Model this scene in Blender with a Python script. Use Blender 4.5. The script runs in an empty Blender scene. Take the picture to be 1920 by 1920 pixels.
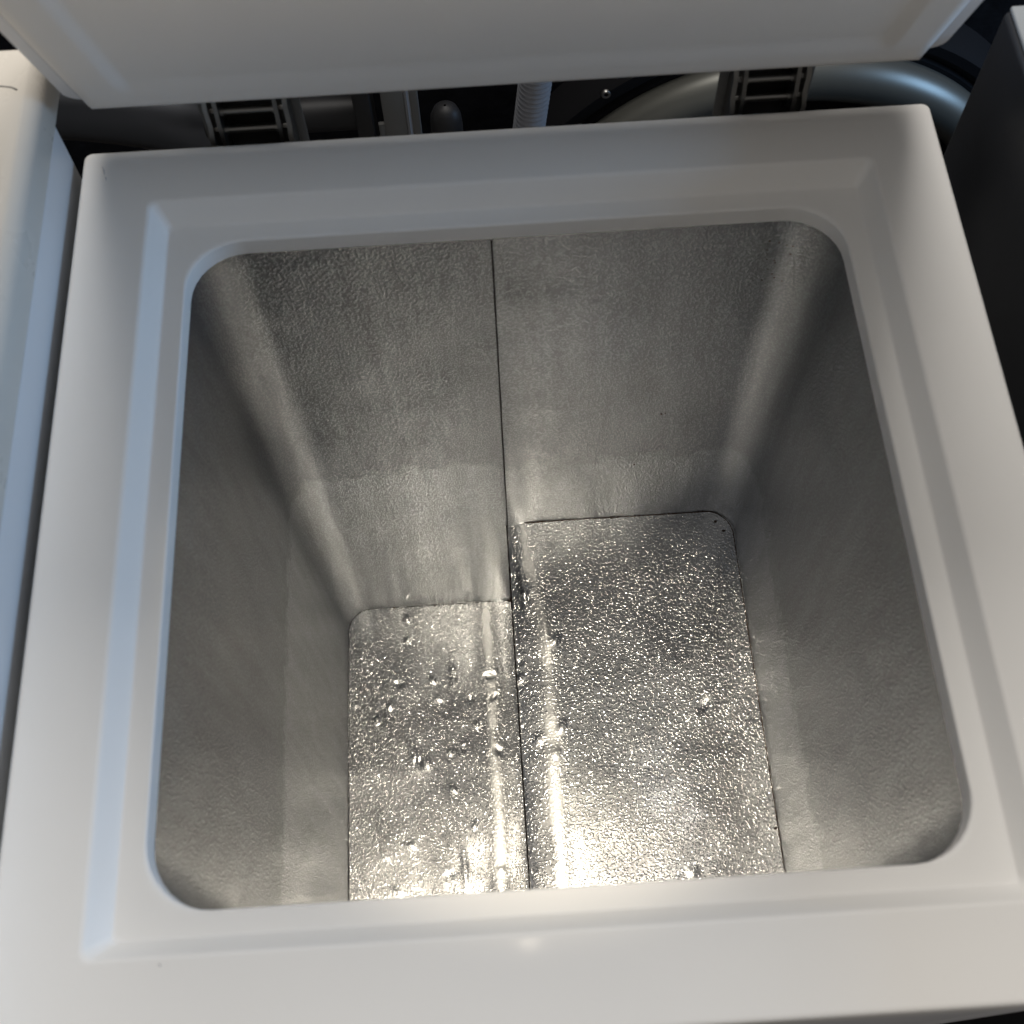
import bpy, bmesh, math, random
from mathutils import Vector, Matrix, noise
random.seed(7)
H = 0.845                       # height of the freezer's rim above the floor

# ------------------------------------------------------------------ camera
sc = bpy.context.scene
cd = bpy.data.cameras.new('camera')
cam = bpy.data.objects.new('camera', cd)
sc.collection.objects.link(cam)
cam.matrix_world = Matrix(((0.99801268, 0.06260242, -0.0071847, -0.0181),
                           (-0.05956342, 0.90001064, -0.43177893, -0.0199),
                           (-0.0205641, 0.4313488, 0.90195085, 0.5856 + H),
                           (0, 0, 0, 1)))
cd.sensor_width = 36.0
cd.lens = 42.277
cd.clip_start = 0.02
cd.clip_end = 60
cd.dof.use_dof = True
cd.dof.focus_distance = 1.02
cd.dof.aperture_fstop = 9.0
sc.camera = cam

# ------------------------------------------------------------------ light
w = bpy.data.worlds.new('World')
sc.world = w
w.use_nodes = True
bg = w.node_tree.nodes['Background']
bg.inputs[0].default_value = (1.0, 0.95, 0.90, 1)
bg.inputs[1].default_value = 0.235

def area(name, loc, target, sx, sy, power, col):
    l = bpy.data.lights.new(name, 'AREA')
    l.shape = 'RECTANGLE'; l.size = sx; l.size_y = sy
    l.energy = power; l.color = col
    o = bpy.data.objects.new(name, l)
    sc.collection.objects.link(o)
    o.location = loc
    o.rotation_euler = (Vector(target) - Vector(loc)).to_track_quat('-Z', 'Y').to_euler()
    return o

sl = bpy.data.lights.new('ceiling_spot', 'SPOT')       # lamp out of view overhead, cone narrowed to keep light off the rim
sl.energy = 60.0; sl.color = (1.0, 0.89, 0.71); sl.shadow_soft_size = 0.013
sl.spot_size = math.radians(17.0); sl.spot_blend = 0.5
so = bpy.data.objects.new('ceiling_spot', sl)
sc.collection.objects.link(so)
so.location = (-0.02, 0.188, H + 1.35)
so.rotation_euler = (Vector((-0.005, 0.252, H - 0.5)) - so.location).to_track_quat('-Z', 'Y').to_euler()
area('room_light', (0.05, 1.06, H + 1.45), (0, 0.25, H), 1.15, 1.1, 39.0, (1.0, 0.96, 0.91))
area('window_light', (2.0, 0.34, H + 0.40), (0, 0.25, H), 0.8, 0.7, 28.0, (0.37, 0.63, 1.0))

sc.view_settings.view_transform = 'Standard'
sc.view_settings.look = 'None'
sc.view_settings.exposure = 0.0
sc.view_settings.gamma = 1.0
sc.view_settings.use_curve_mapping = False
sc.render.engine = 'CYCLES'
sc.cycles.use_denoising = True
sc.cycles.max_bounces = 10
sc.cycles.glossy_bounces = 8
sc.cycles.sample_clamp_indirect = 25.0
sc.cycles.blur_glossy = 0.15

# ------------------------------------------------------------------ helpers
COL = sc.collection

def link(o, parent=None):
    COL.objects.link(o)
    if parent:
        o.parent = parent
    return o

def obj(name, verts, faces, mat, parent=None, smooth=True, sharp=None, weighted=False):
    me = bpy.data.meshes.new(name)
    me.from_pydata([tuple(v) for v in verts], [], faces)
    me.update()
    bm = bmesh.new(); bm.from_mesh(me)
    bmesh.ops.recalc_face_normals(bm, faces=bm.faces)
    bm.to_mesh(me); bm.free()
    if smooth:
        me.polygons.foreach_set('use_smooth', [True] * len(me.polygons))
        if sharp is not None:
            me.set_sharp_from_angle(angle=math.radians(sharp))
    me.materials.append(mat)
    o = bpy.data.objects.new(name, me)
    link(o, parent)
    if weighted:
        m = o.modifiers.new('weighted_normal', 'WEIGHTED_NORMAL'); m.keep_sharp = True; m.weight = 100
    return o

def from_bm(name, bm, mat, parent=None, sharp=35):
    me = bpy.data.meshes.new(name)
    bmesh.ops.recalc_face_normals(bm, faces=bm.faces)
    bm.to_mesh(me); bm.free()
    me.polygons.foreach_set('use_smooth', [True] * len(me.polygons))
    me.set_sharp_from_angle(angle=math.radians(sharp))
    me.materials.append(mat)
    return link(bpy.data.objects.new(name, me), parent)

def bm_box(bm, lo, hi, bev=0.0, seg=3, mtx=None):
    lo = Vector(lo); hi = Vector(hi)
    r = bmesh.ops.create_cube(bm, size=1.0)
    vs = r['verts']
    for v in vs:
        v.co = Vector((lo[i] + (v.co[i] + 0.5) * (hi[i] - lo[i]) for i in range(3)))
    if bev > 0:
        es = {e for v in vs for e in v.link_edges}
        r2 = bmesh.ops.bevel(bm, geom=list(es), offset=bev, segments=seg, affect='EDGES', profile=0.5)
        vs = list({v for f in r2['faces'] for v in f.verts} | {v for v in vs if v.is_valid})
    if mtx is not None:
        bmesh.ops.transform(bm, matrix=mtx, verts=vs)

def box(name, lo, hi, mat, parent=None, bev=0.002, seg=3):
    bm = bmesh.new(); bm_box(bm, lo, hi, bev, seg)
    return from_bm(name, bm, mat, parent)

def tube(bm, pts, rad, n=16, caps=True):
    pts = [Vector(p) for p in pts]
    rads = rad if isinstance(rad, (list, tuple)) else [rad] * len(pts)
    rings = []
    up = None
    for i, p in enumerate(pts):
        d = (pts[min(i + 1, len(pts) - 1)] - pts[max(i - 1, 0)]).normalized()
        if up is None:
            up = d.orthogonal().normalized()
        up = (up - d * up.dot(d)).normalized()
        s = d.cross(up)
        rings.append([bm.verts.new(p + (up * math.cos(2 * math.pi * k / n) + s * math.sin(2 * math.pi * k / n)) * rads[i]) for k in range(n)])
    for a, b in zip(rings, rings[1:]):
        for k in range(n):
            bm.faces.new((a[k], a[(k + 1) % n], b[(k + 1) % n], b[k]))
    if caps:
        bm.faces.new(rings[0][::-1]); bm.faces.new(rings[-1])

def lathe(bm, prof, centre, axis='Z', n=32):
    """prof: list of (radius, height) revolved round the axis through centre"""
    c = Vector(centre)
    rings = []
    for r, h in prof:
        ring = []
        for k in range(n):
            a = 2 * math.pi * k / n
            if axis == 'Z':
                p = Vector((r * math.cos(a), r * math.sin(a), h))
            elif axis == 'Y':
                p = Vector((r * math.cos(a), h, r * math.sin(a)))
            else:
                p = Vector((h, r * math.cos(a), r * math.sin(a)))
            ring.append(bm.verts.new(c + p))
        rings.append(ring)
    for a, b in zip(rings, rings[1:]):
        for k in range(n):
            bm.faces.new((a[k], a[(k + 1) % n], b[(k + 1) % n], b[k]))
    return rings

def empty(name, loc, label, cat, group=None):
    o = bpy.data.objects.new(name, None)
    link(o)
    o.location = loc
    o.empty_display_size = 0.05
    tag(o, label, cat, group)
    return o

def tag(o, label, cat, group=None):
    o['label'] = label; o['category'] = cat
    if group:
        o['group'] = group

# ------------------------------------------------------------------ materials
def mat(name, base, rough=0.5, metal=0.0, coat=0.0, coat_rough=0.1, spec=0.5):
    m = bpy.data.materials.new(name); m.use_nodes = True
    b = m.node_tree.nodes['Principled BSDF']
    b.inputs['Base Color'].default_value = (*base, 1)
    b.inputs['Roughness'].default_value = rough
    b.inputs['Metallic'].default_value = metal
    b.inputs['Coat Weight'].default_value = coat
    b.inputs['Coat Roughness'].default_value = coat_rough
    b.inputs['Specular IOR Level'].default_value = spec
    return m, m.node_tree.nodes, m.node_tree.links, b

def coords(N, L, scale=(1, 1, 1)):
    tc = N.new('ShaderNodeTexCoord'); mp = N.new('ShaderNodeMapping')
    mp.inputs['Scale'].default_value = scale
    L.new(tc.outputs['Object'], mp.inputs['Vector'])
    return mp.outputs['Vector']

def noise_node(N, L, vec, scale, detail=2.0, rough=0.5, dist=0.0):
    n = N.new('ShaderNodeTexNoise')
    n.inputs['Scale'].default_value = scale; n.inputs['Detail'].default_value = detail
    n.inputs['Roughness'].default_value = rough; n.inputs['Distortion'].default_value = dist
    L.new(vec, n.inputs['Vector'])
    return n

def ramp(N, L, sock, stops):
    r = N.new('ShaderNodeValToRGB')
    L.new(sock, r.inputs['Fac'])
    e = r.color_ramp.elements
    while len(e) < len(stops):
        e.new(0.5)
    for k, (p, c) in enumerate(stops):
        e[k].position = p
        e[k].color = c if len(c) == 4 else (*c, 1)
    return r.outputs['Color']

def g(v):
    return (v, v, v)

def maprange(N, L, sock, a, b, c, d, smooth=False):
    m = N.new('ShaderNodeMapRange')
    if smooth:
        m.interpolation_type = 'SMOOTHSTEP'
    for k, v in zip(('From Min', 'From Max', 'To Min', 'To Max'), (a, b, c, d)):
        m.inputs[k].default_value = v
    L.new(sock, m.inputs['Value'])
    return m.outputs['Result']

def math_node(N, L, op, a, b=None):
    m = N.new('ShaderNodeMath'); m.operation = op
    for k, v in enumerate((a, b)):
        if v is None:
            continue
        if isinstance(v, (int, float)):
            m.inputs[k].default_value = v
        else:
            L.new(v, m.inputs[k])
    return m.outputs[0]

def plastic(name, base, rough=0.33, var=0.04, coat=0.0):
    m, N, L, b = mat(name, base, rough, spec=0.20, coat=coat, coat_rough=0.08)
    v = coords(N, L)
    n1 = noise_node(N, L, v, 9, 4, 0.6)
    c = ramp(N, L, n1.outputs['Fac'], [(0.3, tuple(x * (1 - var) for x in base)), (0.7, tuple(min(1, x * (1 + var)) for x in base))])
    # small scuffs and dust specks
    n2 = noise_node(N, L, v, 130, 2, 0.5)
    sp = maprange(N, L, n2.outputs['Fac'], 0.79, 0.83, 0.0, 0.25)
    mx = N.new('ShaderNodeMixRGB'); mx.inputs['Color2'].default_value = (*[x * 0.55 for x in base], 1)
    L.new(sp, mx.inputs['Fac']); L.new(c, mx.inputs['Color1'])
    L.new(mx.outputs['Color'], b.inputs['Base Color'])
    n3 = noise_node(N, L, v, 22, 5, 0.65)
    L.new(maprange(N, L, n3.outputs['Fac'], 0.3, 0.7, rough - 0.02, rough + 0.03), b.inputs['Roughness'])
    bp = N.new('ShaderNodeBump'); bp.inputs['Strength'].default_value = 0.03; bp.inputs['Distance'].default_value = 0.001
    n4 = noise_node(N, L, v, 420, 2, 0.5)
    L.new(n4.outputs['Fac'], bp.inputs['Height']); L.new(bp.outputs['Normal'], b.inputs['Normal'])
    return m

def stucco(name, base, rough_lo, rough_hi, relief, floor=False, scale=385):
    """embossed aluminium sheet: worm-like relief, dim reflection painted on upper walls, faint drawing marks"""
    m, N, L, b = mat(name, base, rough_lo, metal=1.0)
    v = coords(N, L)
    # worm-like emboss
    n1 = noise_node(N, L, v, scale, 0.6, 0.4, 0.5)
    worm = maprange(N, L, n1.outputs['Fac'], 0.46, 0.64, 0, 1, True)
    n1b = noise_node(N, L, v, 800, 0.0, 0.5, 0.3)
    hgt = math_node(N, L, 'ADD', worm, math_node(N, L, 'MULTIPLY', n1b.outputs['Fac'], 0.07))
    # sheet unevenness
    n2 = noise_node(N, L, v, 38, 3, 0.55, 0.4)
    bp2 = N.new('ShaderNodeBump'); bp2.inputs['Strength'].default_value = 0.22; bp2.inputs['Distance'].default_value = 0.0016
    L.new(n2.outputs['Fac'], bp2.inputs['Height'])
    bp = N.new('ShaderNodeBump'); bp.inputs['Distance'].default_value = 0.00032
    L.new(hgt, bp.inputs['Height']); L.new(bp2.outputs['Normal'], bp.inputs['Normal'])
    L.new(bp.outputs['Normal'], b.inputs['Normal'])
    # upper walls rougher, their dim reflection painted into the colour, uneven lower edge
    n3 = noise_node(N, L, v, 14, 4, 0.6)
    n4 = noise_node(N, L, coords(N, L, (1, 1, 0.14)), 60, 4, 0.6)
    if floor:
        bp2.inputs['Strength'].default_value = 0.10
        at = N.new('ShaderNodeAttribute'); at.attribute_name = 'fold'
        fold = maprange(N, L, at.outputs['Fac'], 0, 1, 1.0, 0.25)
        L.new(math_node(N, L, 'MULTIPLY', fold, relief), bp.inputs['Strength'])
        L.new(math_node(N, L, 'ADD', maprange(N, L, n3.outputs['Fac'], 0.3, 0.7, rough_lo, rough_lo + 0.06), maprange(N, L, fold, 0.25, 1.0, 0.20, 0.0)), b.inputs['Roughness'])
        tone = n3.outputs['Fac']
        upper_dim = None
    else:
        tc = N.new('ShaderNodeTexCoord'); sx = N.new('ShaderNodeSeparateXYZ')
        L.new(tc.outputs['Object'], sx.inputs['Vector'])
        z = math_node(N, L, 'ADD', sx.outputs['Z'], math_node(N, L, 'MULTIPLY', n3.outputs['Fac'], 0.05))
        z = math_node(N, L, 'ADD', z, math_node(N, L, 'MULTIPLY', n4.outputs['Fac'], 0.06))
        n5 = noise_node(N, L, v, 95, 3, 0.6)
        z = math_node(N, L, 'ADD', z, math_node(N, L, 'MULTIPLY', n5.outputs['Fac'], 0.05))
        upper_dim = maprange(N, L, z, H - 0.268, H - 0.246, 0, 1, True)
        rr = N.new('ShaderNodeMix')
        rr.inputs[2].default_value = rough_lo; rr.inputs[3].default_value = rough_hi
        L.new(upper_dim, rr.inputs[0])
        L.new(math_node(N, L, 'ADD', rr.outputs[0], maprange(N, L, n4.outputs['Fac'], 0.3, 0.7, -0.02, 0.02)), b.inputs['Roughness'])
        L.new(maprange(N, L, upper_dim, 0, 1, relief, relief * 0.55), bp.inputs['Strength'])
        tone = n4.outputs['Fac']
    c = ramp(N, L, tone, [(0.3, tuple(x * 0.84 for x in base)), (0.7, tuple(min(1, x * 1.12) for x in base))])
    # emboss valleys darker, crests lighter: relief shading put into the colour
    vm = N.new('ShaderNodeMixRGB'); vm.blend_type = 'MULTIPLY'; vm.inputs['Fac'].default_value = 1.0
    L.new(c, vm.inputs['Color1'])
    L.new(ramp(N, L, worm, [(0.0, g(0.80 if not floor else 0.90)), (1.0, g(1.06 if not floor else 1.0))]), vm.inputs['Color2'])
    c = vm.outputs['Color']
    if upper_dim is not None:
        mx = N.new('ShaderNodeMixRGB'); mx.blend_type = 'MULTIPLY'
        mx.inputs['Color2'].default_value = (0.71, 0.71, 0.72, 1)  # darkens the upper wall in place of its dim reflection
        L.new(upper_dim, mx.inputs['Fac']); L.new(c, mx.inputs['Color1'])
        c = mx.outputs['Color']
    L.new(c, b.inputs['Base Color'])
    # a duller oxide share lies over the bright metal
    b2 = N.new('ShaderNodeBsdfPrincipled')
    b2.inputs['Metallic'].default_value = 1.0
    L.new(c, b2.inputs['Base Color']); L.new(bp.outputs['Normal'], b2.inputs['Normal'])
    rs = b.inputs['Roughness'].links[0].from_socket
    L.new(math_node(N, L, 'ADD', rs, 0.16), b2.inputs['Roughness'])
    ms = N.new('ShaderNodeMixShader'); ms.inputs['Fac'].default_value = 0.18 if floor else 0.36
    L.new(b.outputs['BSDF'], ms.inputs[1]); L.new(b2.outputs['BSDF'], ms.inputs[2])
    L.new(ms.outputs['Shader'], N['Material Output'].inputs['Surface'])
    return m

M_RIM = plastic('rim_white_plastic', (0.80, 0.785, 0.755), 0.48, 0.015, 0.015)
M_LID = plastic('lid_white_plastic', (0.76, 0.74, 0.71), 0.5, 0.015, 0.0)
M_SHELL = plastic('painted_steel_white', (0.76, 0.76, 0.77), 0.3, 0.02)
M_GASKET = plastic('gasket_grey_rubber', (0.45, 0.46, 0.48), 0.55, 0.05)
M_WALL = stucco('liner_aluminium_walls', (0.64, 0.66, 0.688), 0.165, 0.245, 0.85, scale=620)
M_FLOOR = stucco('liner_aluminium_floor', (0.74, 0.745, 0.745), 0.125, 0.3, 0.9, True, 460)
M_SEAM = plastic('seam_dark', (0.018, 0.014, 0.012), 0.7, 0.3)
M_RUST = plastic('seam_brown_grime', (0.055, 0.032, 0.02), 0.8, 0.4)
M_STEEL, _n, _l, _b = mat('hinge_steel', (0.22, 0.215, 0.205), 0.36, 1.0)
M_DARKSTEEL, _n, _l, _b = mat('hinge_dark_recess', (0.035, 0.033, 0.032), 0.5, 0.7)
M_BEIGE = plastic('worktop_cream', (0.50, 0.47, 0.42), 0.28, 0.02)
M_SIDE = plastic('side_panel_pale', (0.60, 0.605, 0.61), 0.3, 0.02)
M_SHADEPANEL = plastic('shaded_panel', (0.022, 0.023, 0.026), 0.38, 0.1)  # side turned from the light, its shade put into the base colour
M_GREYTOP = plastic('grey_top', (0.20, 0.21, 0.215), 0.45, 0.05)
M_BLACK = plastic('black_plastic', (0.010, 0.010, 0.011), 0.5, 0.1)
M_GREYBRACKET = plastic('grey_bracket', (0.10, 0.10, 0.097), 0.5, 0.04)
M_HOSE = plastic('hose_white', (0.19, 0.195, 0.21), 0.4, 0.04)
M_SILVER, _n, _l, _b = mat('silver_ring', (0.11, 0.11, 0.098), 0.38, 0.55)
M_MATTE, _n, _l, _b = mat('matte_black', (0.007, 0.007, 0.008), 0.8, spec=0.08)
M_DUCT, _n, _l, _b = mat('dark_duct_metal', (0.05, 0.053, 0.06), 0.38, 0.8)

# ------------------------------------------------------------------ setting
def slab_mat(name, c1, c2, rough):
    m, N, L, b = mat(name, c1, rough, spec=0.0)
    v = coords(N, L)
    n = noise_node(N, L, v, 40, 5, 0.65)
    L.new(ramp(N, L, n.outputs['Fac'], [(0.35, c1), (0.7, c2)]), b.inputs['Base Color'])
    bp = N.new('ShaderNodeBump'); bp.inputs['Strength'].default_value = 0.5; bp.inputs['Distance'].default_value = 0.004
    L.new(n.outputs['Fac'], bp.inputs['Height']); L.new(bp.outputs['Normal'], b.inputs['Normal'])
    return m

fl = box('floor', (-2.2, -1.6, -0.06), (2.2, 1.2, 0.0), slab_mat('floor_dark', (0.030, 0.022, 0.020), (0.05, 0.04, 0.036), 0.7), bev=0)
fl['kind'] = 'structure'
wl = box('wall', (-2.2, 1.0, 0.0), (2.2, 1.1, 1.4), slab_mat('wall_dark', (0.010, 0.010, 0.011), (0.016, 0.016, 0.018), 0.9), bev=0)
wl['kind'] = 'structure'

# ------------------------------------------------------------------ chest freezer
D = 0.532
W = 0.27
FZ = empty('chest_freezer', (0, 0, 0), 'open white chest freezer with an embossed metal interior and a raised step', 'freezer')

# cabinet: painted steel skin as four panels and a base pan in one body
bm = bmesh.new()
t = 0.03
bm_box(bm, (-W + .003, .003, .03), (-W + t, D - .003, H - .028), 0.004)
bm_box(bm, (W - t, .003, .03), (W - .003, D - .003, H - .028), 0.004)
bm_box(bm, (-W + t, .003, .03), (W - t, .003 + t, H - .028), 0.001)
bm_box(bm, (-W + t, D - .003 - t, .03), (W - t, D - .003, H - .028), 0.001)
bm_box(bm, (-W + .004, .004, .018), (W - .004, D - .004, .0295), 0.001)
from_bm('cabinet', bm, M_SHELL, FZ)
for sx in (-1, 1):
    for y in (0.05, D - 0.05):
        bm = bmesh.new(); lathe(bm, [(0.0, 0.0), (0.02, 0.0), (0.022, 0.004), (0.016, 0.018), (0.0, 0.018)], (sx * 0.22, y, 0), n=16)
        from_bm('foot', bm, M_BLACK, FZ)

# rim: a moulded frame, lofted through rounded rectangles
NC = 8
def rrect(ix, iyr, iyf, z, r):
    x0, x1, y0, y1 = -W + ix, W - ix, iyf, D - iyr
    pts = []
    for cx, cy, a0 in ((x1 - r, y1 - r, 0), (x0 + r, y1 - r, 90), (x0 + r, y0 + r, 180), (x1 - r, y0 + r, 270)):
        for k in range(NC + 1):
            a = math.radians(a0 + 90 * k / NC)
            pts.append((cx + r * math.cos(a), cy + r * math.sin(a), z))
    # extra points along the straights keep the loft even
    out = []
    n = len(pts)
    for i in range(n):
        out.append(pts[i])
        if (i + 1) % (NC + 1) == 0:
            p, q = Vector(pts[i]), Vector(pts[(i + 1) % n])
            for k in range(1, 8):
                out.append(tuple(p.lerp(q, k / 8)))
    return out

def fillet(keys, rads, seg=4):
    out = []
    for i, kf in enumerate(keys):
        r = rads[i]
        if r == 0 or i in (0, len(keys) - 1):
            out.append(kf); continue
        P = Vector(kf[:4]) if False else list(kf)
        def toward(q):
            d = math.dist((kf[0], kf[3]), (q[0], q[3]))
            f = min(0.48, r / max(d, 1e-6))
            return [a + (b - a) * f for a, b in zip(kf, q)]
        a, c = toward(keys[i - 1]), toward(keys[i + 1])
        for s in range(seg + 1):
            u = s / seg
            out.append([(1 - u) ** 2 * p + 2 * u * (1 - u) * q + u * u * e for p, q, e in zip(a, kf, c)])
    return out

ax, ayr, ayf = 0.0443, 0.0429, 0.0448
bx_, byr, byf = 0.0094, 0.0107, 0.0090
lx, lyr, lyf = 0.0131, 0.0130, 0.0122
h1, h2 = 0.0132, 0.0129
sx_, syr, syf = ax + bx_, ayr + byr, ayf + byf
ox, oyr, oyf = sx_ + lx, syr + lyr, syf + lyf
keys = [
    (0.006, 0.006, 0.006, H - 0.034, 0.006),
    (0.0, 0.0, 0.0, H - 0.034, 0.005),
    (0.0, 0.0, 0.0, H, 0.005),
    (ax, ayr, ayf, H, 0.006),
    (sx_, syr, syf, H - h1, 0.004),
    (ox, oyr, oyf, H - h1, 0.034),
    (ox + .0004, oyr + .0004, oyf + .0004, H - h1 - h2, 0.034),
    (ox - .004, oyr - .004, oyf - .004, H - h1 - h2 - .001, 0.037),
]
prof = fillet(keys, [0, 0.001, 0.003, 0.0022, 0.0014, 0.0018, 0.0008, 0])
loops = [rrect(*p) for p in prof]
V = [p for l in loops for p in l]
n = len(loops[0])
F = [(i * n + k, i * n + (k + 1) % n, (i + 1) * n + (k + 1) % n, (i + 1) * n + k) for i in range(len(loops) - 1) for k in range(n)]
obj('rim_frame', V, F, M_RIM, FZ, sharp=40, weighted=True)

# ---- liner
ZL, ZR, XS = H - 0.656, H - 0.4564, -0.0148
LX, LYR, LYF = 0.2052, 0.4672, 0.0640      # inner faces at the top, just behind the lip
def nz(x, y, z, s, seed=0.0):
    return noise.noise(Vector((x * s + seed, y * s - seed, z * s + 3.1 * seed)))

def smooth(a, b, x):
    u = max(0.0, min(1.0, (x - a) / (b - a)))
    return u * u * (3 - 2 * u)

def wall_path(side, x_ins, r):
    """half of the rounded rectangle from the rear seam round to the front seam"""
    X = LX - x_ins
    pts = []
    def straight(a, b, m):
        for k in range(m):
            u = k / m
            pts.append(((a[0] + (b[0] - a[0]) * u, a[1] + (b[1] - a[1]) * u)))
    def arc(cx, cy, a0, a1, m):
        for k in range(m):
            a = math.radians(a0 + (a1 - a0) * k / m)
            pts.append((cx + r * math.cos(a), cy + r * math.sin(a)))
    s = side
    gap = 0.0005
    straight((XS + s * gap, LYR), (s * (X - r), LYR), 46)
    if s < 0:
        arc(-X + r, LYR - r, 90, 180, 14)
    else:
        arc(X - r, LYR - r, 90, 0, 14)
    straight((s * X, LYR - r), (s * X, LYF + r), 80)
    if s < 0:
        arc(-X + r, LYF + r, 180, 270, 14)
    else:
        arc(X - r, LYF + r, 0, -90, 14)
    straight((s * (X - r), LYF), (XS + s * gap, LYF), 30)
    pts.append((XS + s * gap, LYF))
    return pts

def wall_sheet(side, zb, r):
    zt = H - h1 - h2 + 0.003
    rows = 110
    V = []; npts = None
    for j in range(rows + 1):
        u = j / rows
        z = zt + (zb - zt) * u
        ins = 0.0092 * (zt - z) / 0.62
        P = wall_path(side, ins, 0.036 - 0.010 * u)
        npts = len(P)
        for i, (x, y) in enumerate(P):
            a = P[max(i - 1, 0)]; c = P[min(i + 1, npts - 1)]
            tx, ty = c[0] - a[0], c[1] - a[1]
            l = math.hypot(tx, ty) or 1
            nx, ny = -ty / l * side, tx / l * side     # outward-ish
            d = 0.0011 * nz(x, y, z, 7, 2.0 * side) + 0.0005 * nz(x, y, z, 24, 5)
            d += 0.00012 * nz(x * 6, y * 6, z * 0.7, 22, 9)        # drawn ripples run up the sheet
            if abs(x) > 0.17:
                d += 0.00030 * nz(x * 2, y * 5, z * 0.8, 22, 4) * smooth(0.35, 0.7, (H - z) / 0.656)
            d *= min(1.0, u * 6)
            # the sheet springs away beside the rear seam
            if y > LYR - 0.01:
                q = abs(x - XS)
                if side > 0:
                    d -= 0.0030 * math.exp(-((q - 0.0) / 0.014) ** 2) * max(0, min(1, (u - 0.45) * 3)) - 0.0
                else:
                    d -= 0.0016 * math.exp(-((q - 0.016) / 0.010) ** 2) * max(0, min(1, (u - 0.6) * 3))
            V.append((x - nx * 0 + nx * d, y + ny * d, z))
    F = [(j * npts + i, j * npts + i + 1, (j + 1) * npts + i + 1, (j + 1) * npts + i) for j in range(rows) for i in range(npts - 1)]
    return V, F
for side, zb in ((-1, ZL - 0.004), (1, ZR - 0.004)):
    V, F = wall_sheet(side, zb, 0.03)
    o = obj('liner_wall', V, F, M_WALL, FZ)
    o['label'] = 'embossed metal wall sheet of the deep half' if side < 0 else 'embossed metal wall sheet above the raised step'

DL = [(-0.1313, 0.4527), (-0.1307, 0.429), (-0.1048, 0.3806), (-0.1511, 0.3553), (-0.1649, 0.3405), (-0.1915, 0.3586), (-0.0439, 0.3808), (-0.0412, 0.3569), (-0.0997, 0.3596), (-0.0668, 0.3562), (-0.0596, 0.329), (-0.0759, 0.3031), (-0.0888, 0.3012), (-0.0386, 0.299), (-0.0875, 0.262), (-0.0673, 0.2237), (-0.159, 0.1998), (-0.1329, 0.2082), (-0.0935, 0.1769), (-0.1472, 0.1638), (-0.1226, 0.2921), (-0.0425, 0.1789), (-0.1415, 0.3789)]
DR = [(0.0223, 0.3468), (0.1492, 0.2771), (0.0145, 0.2426), (0.0224, 0.266), (-0.0115, 0.3286), (0.1219, 0.1346), (0.0004, 0.2564), (-0.0125, 0.3136)]
CL = [((-0.1305, 0.3205), (-0.1240, 0.2850), 0.0012), ((-0.0844, 0.40), (-0.082, 0.372), 0.0012), ((-0.0798, 0.200), (-0.0785, 0.165), 0.0008), ((-0.118, 0.30), (-0.112, 0.285), 0.001)]
CR = [((-0.006, 0.425), (-0.002, 0.375), 0.0018), ((0.004, 0.40), (-0.008, 0.39), 0.0014), ((0.012, 0.38), (0.016, 0.33), 0.0008)]
rd = random.Random(4)
def dentlist(D0):
    return [(x, y, rd.uniform(0.0030, 0.0052), rd.choice((1, 1, -1)) * rd.uniform(0.0010, 0.0019)) for x, y in D0]
DLs, DRs = dentlist(DL), dentlist(DR)
DLs[5] = (-0.1885, 0.3586, 0.0036, 0.0007)
DLs[6] = (-0.0439, 0.3808, 0.0052, -0.0019)
DRs[1] = (0.1492, 0.2771, 0.0055, -0.0016)

def seg_dist(x, y, a, b):
    dx, dy = b[0] - a[0], b[1] - a[1]
    u = max(0, min(1, ((x - a[0]) * dx + (y - a[1]) * dy) / (dx * dx + dy * dy)))
    return math.hypot(x - a[0] - u * dx, y - a[1] - u * dy), u


def wob(y, right):
    return 0.0030 * nz(0, y, 0, 11, 2.5 if right else 7.7) + 0.0013 * nz(0, y, 0, 42, 1.5)

def fold_amt(x, y, right):
    c = (0.0115 - 0.012 * smooth(.34, .46, y) if right else -0.0435) + wob(y, right)
    w = 0.0075 * (1 + 0.5 * nz(0, y, 0, 30, 6.1))
    f = math.exp(-((x - c) / w) ** 2) * (0.8 + 0.5 * nz(0, y, 0, 55, 3.3))
    if right and x > c:
        f = max(f, 0.5 * math.exp(-((x - c) / 0.024) ** 2) * smooth(.25, .13, y))
    return f

def floor_z(x, y, base, dents, creases, right):
    z = base + 0.0012 * nz(x, y, 0, 9, 1.0 if right else 4.0) + 0.0004 * nz(x, y, 0, 30, 8)
    if right:
        q = x - XS
        z -= 0.0030 * math.exp(-max(0, q - 0.6 * wob(y, True)) / 0.012)
        z += 0.0007 * math.exp(-((q - 0.0263 + 0.012 * smooth(.34, .46, y) - wob(y, True)) / 0.008) ** 2)
    else:
        q = XS - x
        z += 0.0012 * math.exp(-q / 0.007)
        z += 0.0012 * math.exp(-((q - 0.0287 + wob(y, False)) / 0.009) ** 2)
    for dx, dy, r, h in dents:
        h *= 0.55 + 0.8 * smooth(.18, .32, dy)
        sq = 1.0 + 0.45 * math.sin(dx * 900); sh = 0.5 * math.sin(dy * 700)
        d2 = (((x - dx) + sh * (y - dy)) ** 2 * sq + (y - dy) ** 2 / sq) / (r * r)
        if d2 < 9:
            z += h * math.exp(-d2) - 0.35 * h * math.exp(-d2 / 3.0)
    for a, b, h in creases:
        d, u = seg_dist(x, y, a, b)
        if d < 0.012:
            z += h * math.exp(-(d / 0.0032) ** 2) * (4 * u * (1 - u) * 0.7 + 0.3)
    return z

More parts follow.
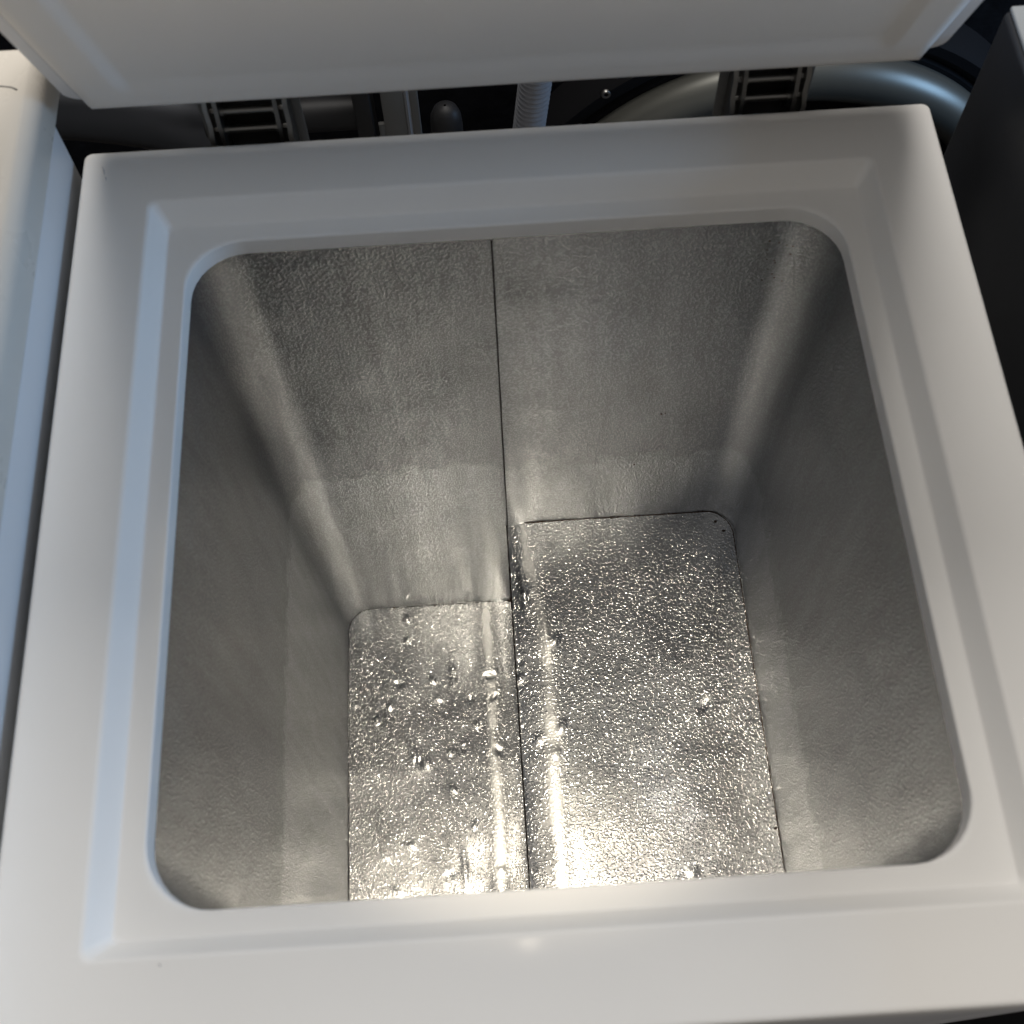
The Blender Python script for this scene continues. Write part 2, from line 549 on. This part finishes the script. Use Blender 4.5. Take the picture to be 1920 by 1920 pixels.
def floor_panel(x0, x1, base, dents, creases, right):
    nx = int((x1 - x0) / 0.0014); ny = int((LYR + 0.004 - 0.06) / 0.0016)
    V = []
    for j in range(ny + 1):
        y = 0.06 + (LYR + 0.003 - 0.06) * j / ny
        for i in range(nx + 1):
            x = x0 + (x1 - x0) * i / nx
            V.append((x, y, floor_z(x, y, base, dents, creases, right)))
    F = [(j * (nx + 1) + i, j * (nx + 1) + i + 1, (j + 1) * (nx + 1) + i + 1, (j + 1) * (nx + 1) + i) for j in range(ny) for i in range(nx)]
    o = obj('floor_panel', V, F, M_FLOOR, FZ)
    at = o.data.attributes.new('fold', 'FLOAT', 'POINT')
    at.data.foreach_set('value', [max(0.0, min(1.0, fold_amt(v[0], v[1], right))) for v in V])
    return o
o = floor_panel(-0.200, XS - 0.0006, ZL, DLs, CL, False); o['label'] = 'dented deep floor panel on the left'
o = floor_panel(XS, 0.2005, ZR, DRs, CR, True); o['label'] = 'raised floor panel on the right'

# riser between the two levels, rolled over at the top
V = []; rowsr = 24
ys = [0.062 + (LYR + 0.002 - 0.062) * j / 120 for j in range(121)]
for y in ys:
    zt = floor_z(XS, y, ZR, [], [], True)
    for k in range(rowsr + 1):
        u = k / rowsr
        V.append((XS - 0.0002 + 0.0010 * nz(0, y, u, 12, 3) * math.sin(math.pi * u), y, zt + 0.0001 + (ZL - 0.002 - zt) * u))
F = [(j * (rowsr + 1) + k, j * (rowsr + 1) + k + 1, (j + 1) * (rowsr + 1) + k + 1, (j + 1) * (rowsr + 1) + k) for j in range(120) for k in range(rowsr)]
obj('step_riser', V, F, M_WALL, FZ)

# seams: dark joints where the sheets meet
def strip(name, pts, wid, up, m, dz=0.0):
    bm = bmesh.new()
    tube(bm, pts, [wid * random.uniform(0.7, 1.15) for _ in pts], 6)
    return from_bm(name, bm, m, FZ)
def joint(side, z):
    P = wall_path(side, 0.0092 * (H - 0.02 - z) / 0.62 + 0.0004, 0.0262)
    return P
PL = joint(-1, ZL); PR = joint(1, ZR)
sub = [p for p in PL if p[1] > 0.1 or p[0] < -0.1]
strip('wall_seam', [(XS, LYR - 0.0004, H - 0.03 - (H - 0.03 - ZL) * k / 40) for k in range(41)], 0.0007, None, M_SEAM)
strip('floor_seam', [(x, min(y, LYR - .0006), floor_z(x, y, ZL, [], [], False) + 0.0003) for x, y in PL], 0.00045, None, M_SEAM)
strip('floor_seam', [(x, min(y, LYR - .0006), floor_z(x, y, ZR, [], [], True) + 0.0003) for x, y in PR], 0.00042, None, M_RUST)
strip('step_seam', [(XS - 0.0009, y, floor_z(XS, y, ZR, [], [], True) - 0.0006) for y in ys], 0.0007, None, M_SEAM)

# specks of brown grime on the joints and walls
bm = bmesh.new()
rg = random.Random(11)
spots = [(-0.0155, LYR - .001, ZL + .004, .0022), (-0.017, LYR - .0012, ZL + .001, .0020), (-0.10, LYR - .001, ZL + .001, .0011), (-0.145, LYR - .001, ZL + .001, .0012),
         (0.183, LYR - 0.012, ZR + .001, .0018), (0.1895, LYR - 0.022, ZR + .001, .0013), (0.115, LYR - .0008, H - 0.264, .0009), (0.118, LYR - .0008, H - 0.2635, .0006), (0.099, LYR - .0008, H - 0.35, .0010),
         (0.05, LYR - .001, ZR + .001, .0011), (0.085, LYR - .001, ZR + .001, .0013), (0.1958, 0.166, ZR + .001, .0015), (0.1952, 0.30, ZR + 0.001, .0009)]
for k in range(16):
    spots.append((0.176 + rg.uniform(-.012, .006), LYR - .0009 - rg.uniform(0, .0015), H - 0.07 + rg.uniform(-.02, .025), rg.uniform(.0004, .0008)))
for k in range(26):
    i = rg.randrange(0, 52); p = PR[i]
    spots.append((p[0], p[1] - .0006, ZR + .0008, rg.uniform(.0004, .0009)))
for x, y, z, r in spots:
    m4 = Matrix.Translation((x, y, z)) @ Matrix.Diagonal((r * rg.uniform(.8, 1.6), r * .6, r * rg.uniform(.7, 1.2), 1))
    bmesh.ops.create_icosphere(bm, subdivisions=1, radius=1.0, matrix=m4)
o = from_bm('grime_specks', bm, M_RUST, FZ); o['kind'] = 'stuff'

# small scuffs on the rim
bm = bmesh.new()
for p, q in (((-0.2572, 0.5195), (-0.2552, 0.5130)), ((-0.2545, 0.5110), (-0.2540, 0.5085)), ((-0.1895, 0.0415), (-0.1885, 0.0405))):
    tube(bm, [(p[0], p[1], H + .00005), ((p[0] + q[0]) / 2 + .0003, (p[1] + q[1]) / 2, H + .0001), (q[0], q[1], H + .00005)], [.0002, .0004, .0002], 6)
o = from_bm('scuff_mark', bm, M_GASKET, FZ); o['kind'] = 'stuff'

# ---- hinges
def hinge(x0, x1):
    bm = bmesh.new()
    zt = H
    bm_box(bm, (x0 + .004, D + .0015, zt - .10), (x1 - .004, D + .0035, zt - .012), .0006)     # back plate on the cabinet
    hb = from_bm('hinge', bm, M_DARKSTEEL, FZ)
    def plate(x, pts, th, m):
        bm = bmesh.new()
        a = [bm.verts.new((x, y, z)) for y, z in pts]
        b = [bm.verts.new((x + th, y, z)) for y, z in pts]
        bm.faces.new(a); bm.faces.new(b[::-1])
        for k in range(len(pts)):
            q = (k + 1) % len(pts)
            bm.faces.new((a[k], a[q], b[q], b[k]))
        return from_bm('side_plate', bm, m, hb)
    outer = [(D + .004, zt - .05), (D + .004, zt - .002), (D + .009, zt + .006), (D + .009, zt + .020), (D + .018, zt + .034), (D + .036, zt + .034), (D + .036, zt - .05)]
    inner = [(D + .007, zt - .03), (D + .007, zt + .008), (D + .012, zt + .030), (D + .030, zt + .036), (D + .030, zt - .03)]
    plate(x0, outer, .003, M_STEEL); plate(x1 - .003, outer, .003, M_STEEL)
    plate(x0 + .0065, inner, .0026, M_STEEL); plate(x1 - .0091, inner, .0026, M_STEEL)
    for sgn, xx in ((-1, x0), (1, x1)):
        bm = bmesh.new()
        bm_box(bm, (min(xx, xx + sgn * .006), D + .022, zt - .05), (max(xx, xx + sgn * .006), D + .0235, zt + .030), .0004)
        from_bm('flange', bm, M_GREYBRACKET, hb)
    for y, z in ((D + .016, zt + .0125), (D + .014, zt - .0015)):
        bm = bmesh.new()
        xs = [x0 + .0012, x0 + .0085, x0 + .0085, x0 + .0112, x0 + .0112, x1 - .0112, x1 - .0112, x1 - .0085, x1 - .0085, x1 - .0012]
        rs = [.0018, .0018, .0034, .0034, .0025, .0025, .0034, .0034, .0018, .0018]
        rings = lathe(bm, list(zip(rs, xs)), (0, y, z), 'X', 14)
        bm.faces.new(rings[0]); bm.faces.new(rings[-1][::-1])
        from_bm('pin', bm, M_STEEL, hb)
    bm = bmesh.new()
    bm_box(bm, (x0 + .0085, D + .024, zt - .05), (x1 - .0085, D + .0295, zt + .035), .001)
    from_bm('spring_housing', bm, M_DARKSTEEL, hb)
    return hb
hinge(-0.190, -0.137)
hinge(0.143, 0.192)

# ---- lid, leaning 24 degrees forward over the rear of the opening
LT = math.radians(24.3)
LM = Matrix(((1, 0, 0, 0), (0, -math.sin(LT), -math.cos(LT), 0.527), (0, math.cos(LT), -math.sin(LT), H + 0.040), (0, 0, 0, 1)))   # columns: x, up the lid, out of its underside
LL = 0.48
def lid_loop(i_side, i_bot, i_top, nlev, r, wid=0.2527):
    x1, x0, y0, y1 = wid - i_side, -wid + i_side, i_bot, LL - i_top
    pts = []
    for cx, cy, a0 in ((x1 - r, y1 - r, 0), (x0 + r, y1 - r, 90), (x0 + r, y0 + r, 180), (x1 - r, y0 + r, 270)):
        for k in range(7):
            a = math.radians(a0 + 90 * k / 6)
            pts.append(LM @ Vector((cx + r * math.cos(a), cy + r * math.sin(a), nlev)))
    return pts
def loft(name, loops, m, parent, cap_first=False, cap_last=True, sharp=40):
    V = [p for l in loops for p in l]; n = len(loops[0])
    F = [(i * n + k, i * n + (k + 1) % n, (i + 1) * n + (k + 1) % n, (i + 1) * n + k) for i in range(len(loops) - 1) for k in range(n)]
    if cap_first:
        F.append(tuple(range(n))[::-1])
    if cap_last:
        F.append(tuple(range((len(loops) - 1) * n, len(loops) * n)))
    return obj(name, V, F, m, parent, sharp=sharp, weighted=True)
LID = loft('lid', [lid_loop(-.010, .004, -.010, -.062, .012), lid_loop(-.0125, .0015, -.0125, -.058, .012), lid_loop(-.0125, .0015, -.0125, -.0085, .012), lid_loop(-.0112, .0028, -.0112, -.0062, .011), lid_loop(-.004, .0075, -.004, -.0060, .008)], M_SHELL, FZ, True, True)
# moulded underside
def edge_samples(lo, hi, fine, n):
    return sorted({round(lo + (hi - lo) * k / n, 6) for k in range(n + 1)} | {round(v, 6) for v in fine})
wl_ = 0.2527
fx = [s_ * q for s_ in (-1, 1) for q in (wl_ - .0006, wl_ - .0014, wl_ - .0026, *[0.214 + .001 * k for k in range(18)])]
xs_ = edge_samples(-wl_, wl_, fx, 60)
ys_ = edge_samples(0, LL, [.0006, .0014, .0026, *[.014 + .002 * k for k in range(16)], LL - .0006, LL - .0014, LL - .0026], 60)
def lid_n(x, y):
    e = min(wl_ - abs(x), y, LL - y)
    n_ = -0.0026 * (1 - smooth(0, .0028, e))
    n_ -= 0.0022 * smooth(.2290, .2175, abs(x)) * smooth(.016, .040, y) * smooth(LL - .016, LL - .040, y)
    n_ += 0.0011 * math.exp(-((y - .008) / .003) ** 2) * smooth(wl_, wl_ - .02, abs(x))
    n_ += 0.0005 * nz(x, y, 0, 5, 6)
    return n_
V = []; F = []
nx_ = len(xs_); ny_ = len(ys_)
for y in ys_:
    for x in xs_:
        V.append(LM @ Vector((x, y, lid_n(x, y))))
F = [(j * nx_ + i, j * nx_ + i + 1, (j + 1) * nx_ + i + 1, (j + 1) * nx_ + i) for j in range(ny_ - 1) for i in range(nx_ - 1)]
rim_ = [(i, 0) for i in range(nx_)] + [(nx_ - 1, j) for j in range(1, ny_)] + [(i, ny_ - 1) for i in range(nx_ - 2, -1, -1)] + [(0, j) for j in range(ny_ - 2, 0, -1)]
b0 = len(V)
for i, j in rim_:
    V.append(LM @ Vector((xs_[i], ys_[j], -.0070)))
for k in range(len(rim_)):
    q = (k + 1) % len(rim_)
    F.append((rim_[k][1] * nx_ + rim_[k][0], rim_[q][1] * nx_ + rim_[q][0], b0 + q, b0 + k))
obj('inner_panel', V, F, M_LID, LID, sharp=50)
# rubber seal between shell and inner panel
bm = bmesh.new()
loop = lid_loop(-.0012, .0055, -.0012, -.0052, .004)
tube(bm, loop + [loop[0]], .0012, 8, False)
from_bm('gasket', bm, M_GASKET, LID)

# ------------------------------------------------------------------ neighbours
WA = empty('white_appliance', (-0.60, 0.25, 0), 'white appliance with a cream rounded worktop, standing to the left of the freezer', 'appliance')
def local(o, root):
    for v in o.data.vertices:
        v.co -= root.location
    o.parent = root
    return o
local(box('body', (-0.90, -0.02, 0.02), (-0.2765, 0.526, H + 0.0300), M_SIDE, None, 0.0003, 1), WA)
bm = bmesh.new(); bm_box(bm, (-0.905, -0.03, H + 0.0304), (-0.2765, 0.566, H + 0.062))
bmesh.ops.bevel(bm, geom=[e for e in bm.edges if min(v.co.z for v in e.verts) > H + 0.05], offset=0.014, segments=8, affect='EDGES', profile=0.5)
local(from_bm('worktop', bm, M_BEIGE, sharp=30), WA)
bm = bmesh.new()
gp = [(-0.60, 0.557), (-0.33, 0.557)] + [(-0.313 + .012 * math.sin(math.radians(a)), 0.545 + .012 * math.cos(math.radians(a))) for a in (0, 30, 60, 90)] + [(-0.301, 0.52)]
gp = [(-0.60, 0.5285), (-0.297, 0.5285), (-0.291, 0.5272), (-0.2875, 0.5252)]
tube(bm, [(x, y, H + 0.0618) for x, y in gp], 0.0006, 6)
local(from_bm('groove', bm, M_GREYBRACKET), WA)
for x in (-0.85, -0.34):
    for y in (0.04, 0.50):
        bm = bmesh.new(); lathe(bm, [(0, 0), (.02, 0), (.02, .018), (.012, .021), (0, .021)], (x, y, 0), n=14)
        local(from_bm('foot', bm, M_BLACK), WA)

GA = empty('grey_appliance', (0.60, 0.25, 0), 'dark grey boxy appliance, its side darkened for shade, standing to the right of the freezer', 'appliance')
local(box('body', (0.3005, -0.03, 0.02), (0.90, 0.545, H + 0.0595), M_SHADEPANEL, None, 0.004), GA)
local(box('top_panel', (0.3025, -0.028, H + 0.060), (0.902, 0.543, H + 0.064), M_GREYTOP, None, 0.0015), GA)
for x in (0.34, 0.85):
    for y in (0.04, 0.50):
        bm = bmesh.new(); lathe(bm, [(0, 0), (.02, 0), (.02, .018), (.012, .021), (0, .021)], (x, y, 0), n=14)
        local(from_bm('foot', bm, M_BLACK), GA)

# ------------------------------------------------------------------ what stands behind the freezer
# round black housing carrying a fat silver ring
RC = Vector((0.2945, 0.85, H - 0.539))
RH = empty('round_housing', (RC.x, RC.y, 0), 'black round housing with a thick silver ring, standing behind the freezer at right', 'round housing')
bm = bmesh.new()
r = lathe(bm, [(0.0, .02), (.20, .02), (.225, .012), (.255, .010), (.268, .016), (.274, .006), (.279, .006), (.282, .010), (.290, .004), (.3, .004), (.3055, .012), (.3055, .05), (.0, .05)], RC, 'Y', 96)
local(from_bm('housing', bm, M_MATTE), RH)
bm = bmesh.new()
R0, r0 = 0.251, 0.025
n1, n2 = 120, 24
rings = [[bm.verts.new((RC.x + (R0 + r0 * math.cos(b)) * math.cos(a), RC.y - .002 + r0 * math.sin(b), RC.z + (R0 + r0 * math.cos(b)) * math.sin(a))) for b in [2 * math.pi * q / n2 for q in range(n2)]] for a in [2 * math.pi * k / n1 for k in range(n1)]]
for i in range(n1):
    for k in range(n2):
        bm.faces.new((rings[i][k], rings[i][(k + 1) % n2], rings[(i + 1) % n1][(k + 1) % n2], rings[(i + 1) % n1][k]))
local(from_bm('ring', bm, M_SILVER), RH)
bm = bmesh.new()
lathe(bm, [(0, .001), (.0020, .001), (.0024, -.001), (.0044, -.001), (.0052, .0008), (.0052, .002), (0, .002)], (0.1083, RC.y + .004, H - 0.3051), 'Y', 18)
local(from_bm('screw', bm, M_STEEL), RH)

# corrugated hose
bm = bmesh.new()
pts = []; rads = []
a, b = Vector((0.0486, 0.70, H + 0.06)), Vector((0.0, 0.70, H - 0.40))
b2 = Vector((-0.02, 0.74, 0.03))
path = [a.lerp(b, k / 370) for k in range(370)] + [b.lerp(b2, k / 300) for k in range(301)]
for k, p in enumerate(path):
    pts.append(p); rads.append(0.0128 + 0.0010 * math.sin(k * math.pi / 2 + 0.4))
tube(bm, pts, rads, 18)
o = from_bm('corrugated_hose', bm, M_HOSE, sharp=80)
tag(o, 'pale corrugated hose hanging behind the freezer, left of the silver ring', 'hose')

# grey rail with two flanges
RL = empty('bracket_rail', (-0.08, 0.69, 0), 'grey upright bracket rail with a slot, behind the freezer', 'bracket')
bm = bmesh.new(); bm_box(bm, (-0.0935, .68, 0.0), (-0.0755, .684, H + .03), .0006); bm_box(bm, (-0.0985, .6802, 0.0), (-0.0934, .6838, H - .146), .0005)
local(from_bm('flange', bm, M_GREYBRACKET), RL)
bm = bmesh.new(); bm_box(bm, (-0.0755, .6815, 0.0), (-0.0735, .72, H + .03), .0004); 
local(from_bm('web', bm, M_HOSE), RL)
bm = bmesh.new(); bm_box(bm, (-0.0712, .679, 0.0), (-0.0645, .683, H + .03), .0006)
local(from_bm('flange', bm, M_GREYBRACKET), RL)

# black bottle-shaped canister
bm = bmesh.new()
rr = lathe(bm, [(0, 0), (.0125, 0), (.0125, H - .128), (.0118, H - .119), (.0095, H - .113), (.0055, H - .1095), (.001, H - .1085)], (-0.0433, .66, 0), 'Z', 28)
o = from_bm('canister', bm, M_BLACK)
tag(o, 'slim black canister with a domed top, behind the freezer', 'canister')

# black pipe across the gap
PS = empty('black_pipe', (-0.14, .685, 0), 'black horizontal pipe on a post, behind the left hinge', 'pipe')
bm = bmesh.new(); tube(bm, [(-0.235, .69, H - .140), (-0.115, .69, H - .140)], .014, 20)
local(from_bm('pipe', bm, M_BLACK), PS)
bm = bmesh.new(); bm_box(bm, (-0.1148, .672, 0.0), (-0.1015, .705, H - .06), .001)
local(from_bm('post', bm, M_BLACK), PS)

# dark metal duct at the left
bm = bmesh.new()
P0 = [Vector((-0.52, .72, H - .13)), Vector((-0.40, .72, H - .135)), Vector((-0.33, .72, H - .145)), Vector((-0.27, .72, H - .165)), Vector((-0.225, .725, H - .21)), Vector((-0.20, .73, H - .28)), Vector((-0.19, .74, H - .5)), Vector((-0.19, .74, 0.0))]
pts = []
for i in range(len(P0) - 1):
    p0, p1, p2, p3 = P0[max(i - 1, 0)], P0[i], P0[i + 1], P0[min(i + 2, len(P0) - 1)]
    for k in range(8):
        u = k / 8
        pts.append(0.5 * ((2 * p1) + (p2 - p0) * u + (2 * p0 - 5 * p1 + 4 * p2 - p3) * u * u + (3 * p1 - p0 - 3 * p2 + p3) * u ** 3))
pts.append(P0[-1])
tube(bm, pts, 0.030, 28)
o = from_bm('bent_duct', bm, M_DUCT)
tag(o, 'dark metal bent duct behind the freezer, next to the white appliance', 'duct')

# woven rug in front
m, N, L, b = mat('rug_brown', (0.035, 0.02, 0.017), 0.9)
v = coords(N, L)
vo = N.new('ShaderNodeTexVoronoi'); vo.inputs['Scale'].default_value = 110; L.new(v, vo.inputs['Vector'])
L.new(ramp(N, L, vo.outputs['Distance'], [(0.0, (0.20, 0.14, 0.12)), (0.18, (0.035, 0.020, 0.018)), (1.0, (0.022, 0.014, 0.013))]), b.inputs['Base Color'])
RUG = empty('rug', (0, -0.45, 0.0), 'dark brown woven rug on the floor before the freezer', 'rug')
local(box('pile', (-0.9, -1.1, 0.0005), (0.9, -0.02, 0.010), m, None, 0.003), RUG)
local(box('border_stripe', (-0.9, -0.055, 0.0100), (0.9, -0.045, 0.0115), M_GREYBRACKET, None, 0.0005), RUG)
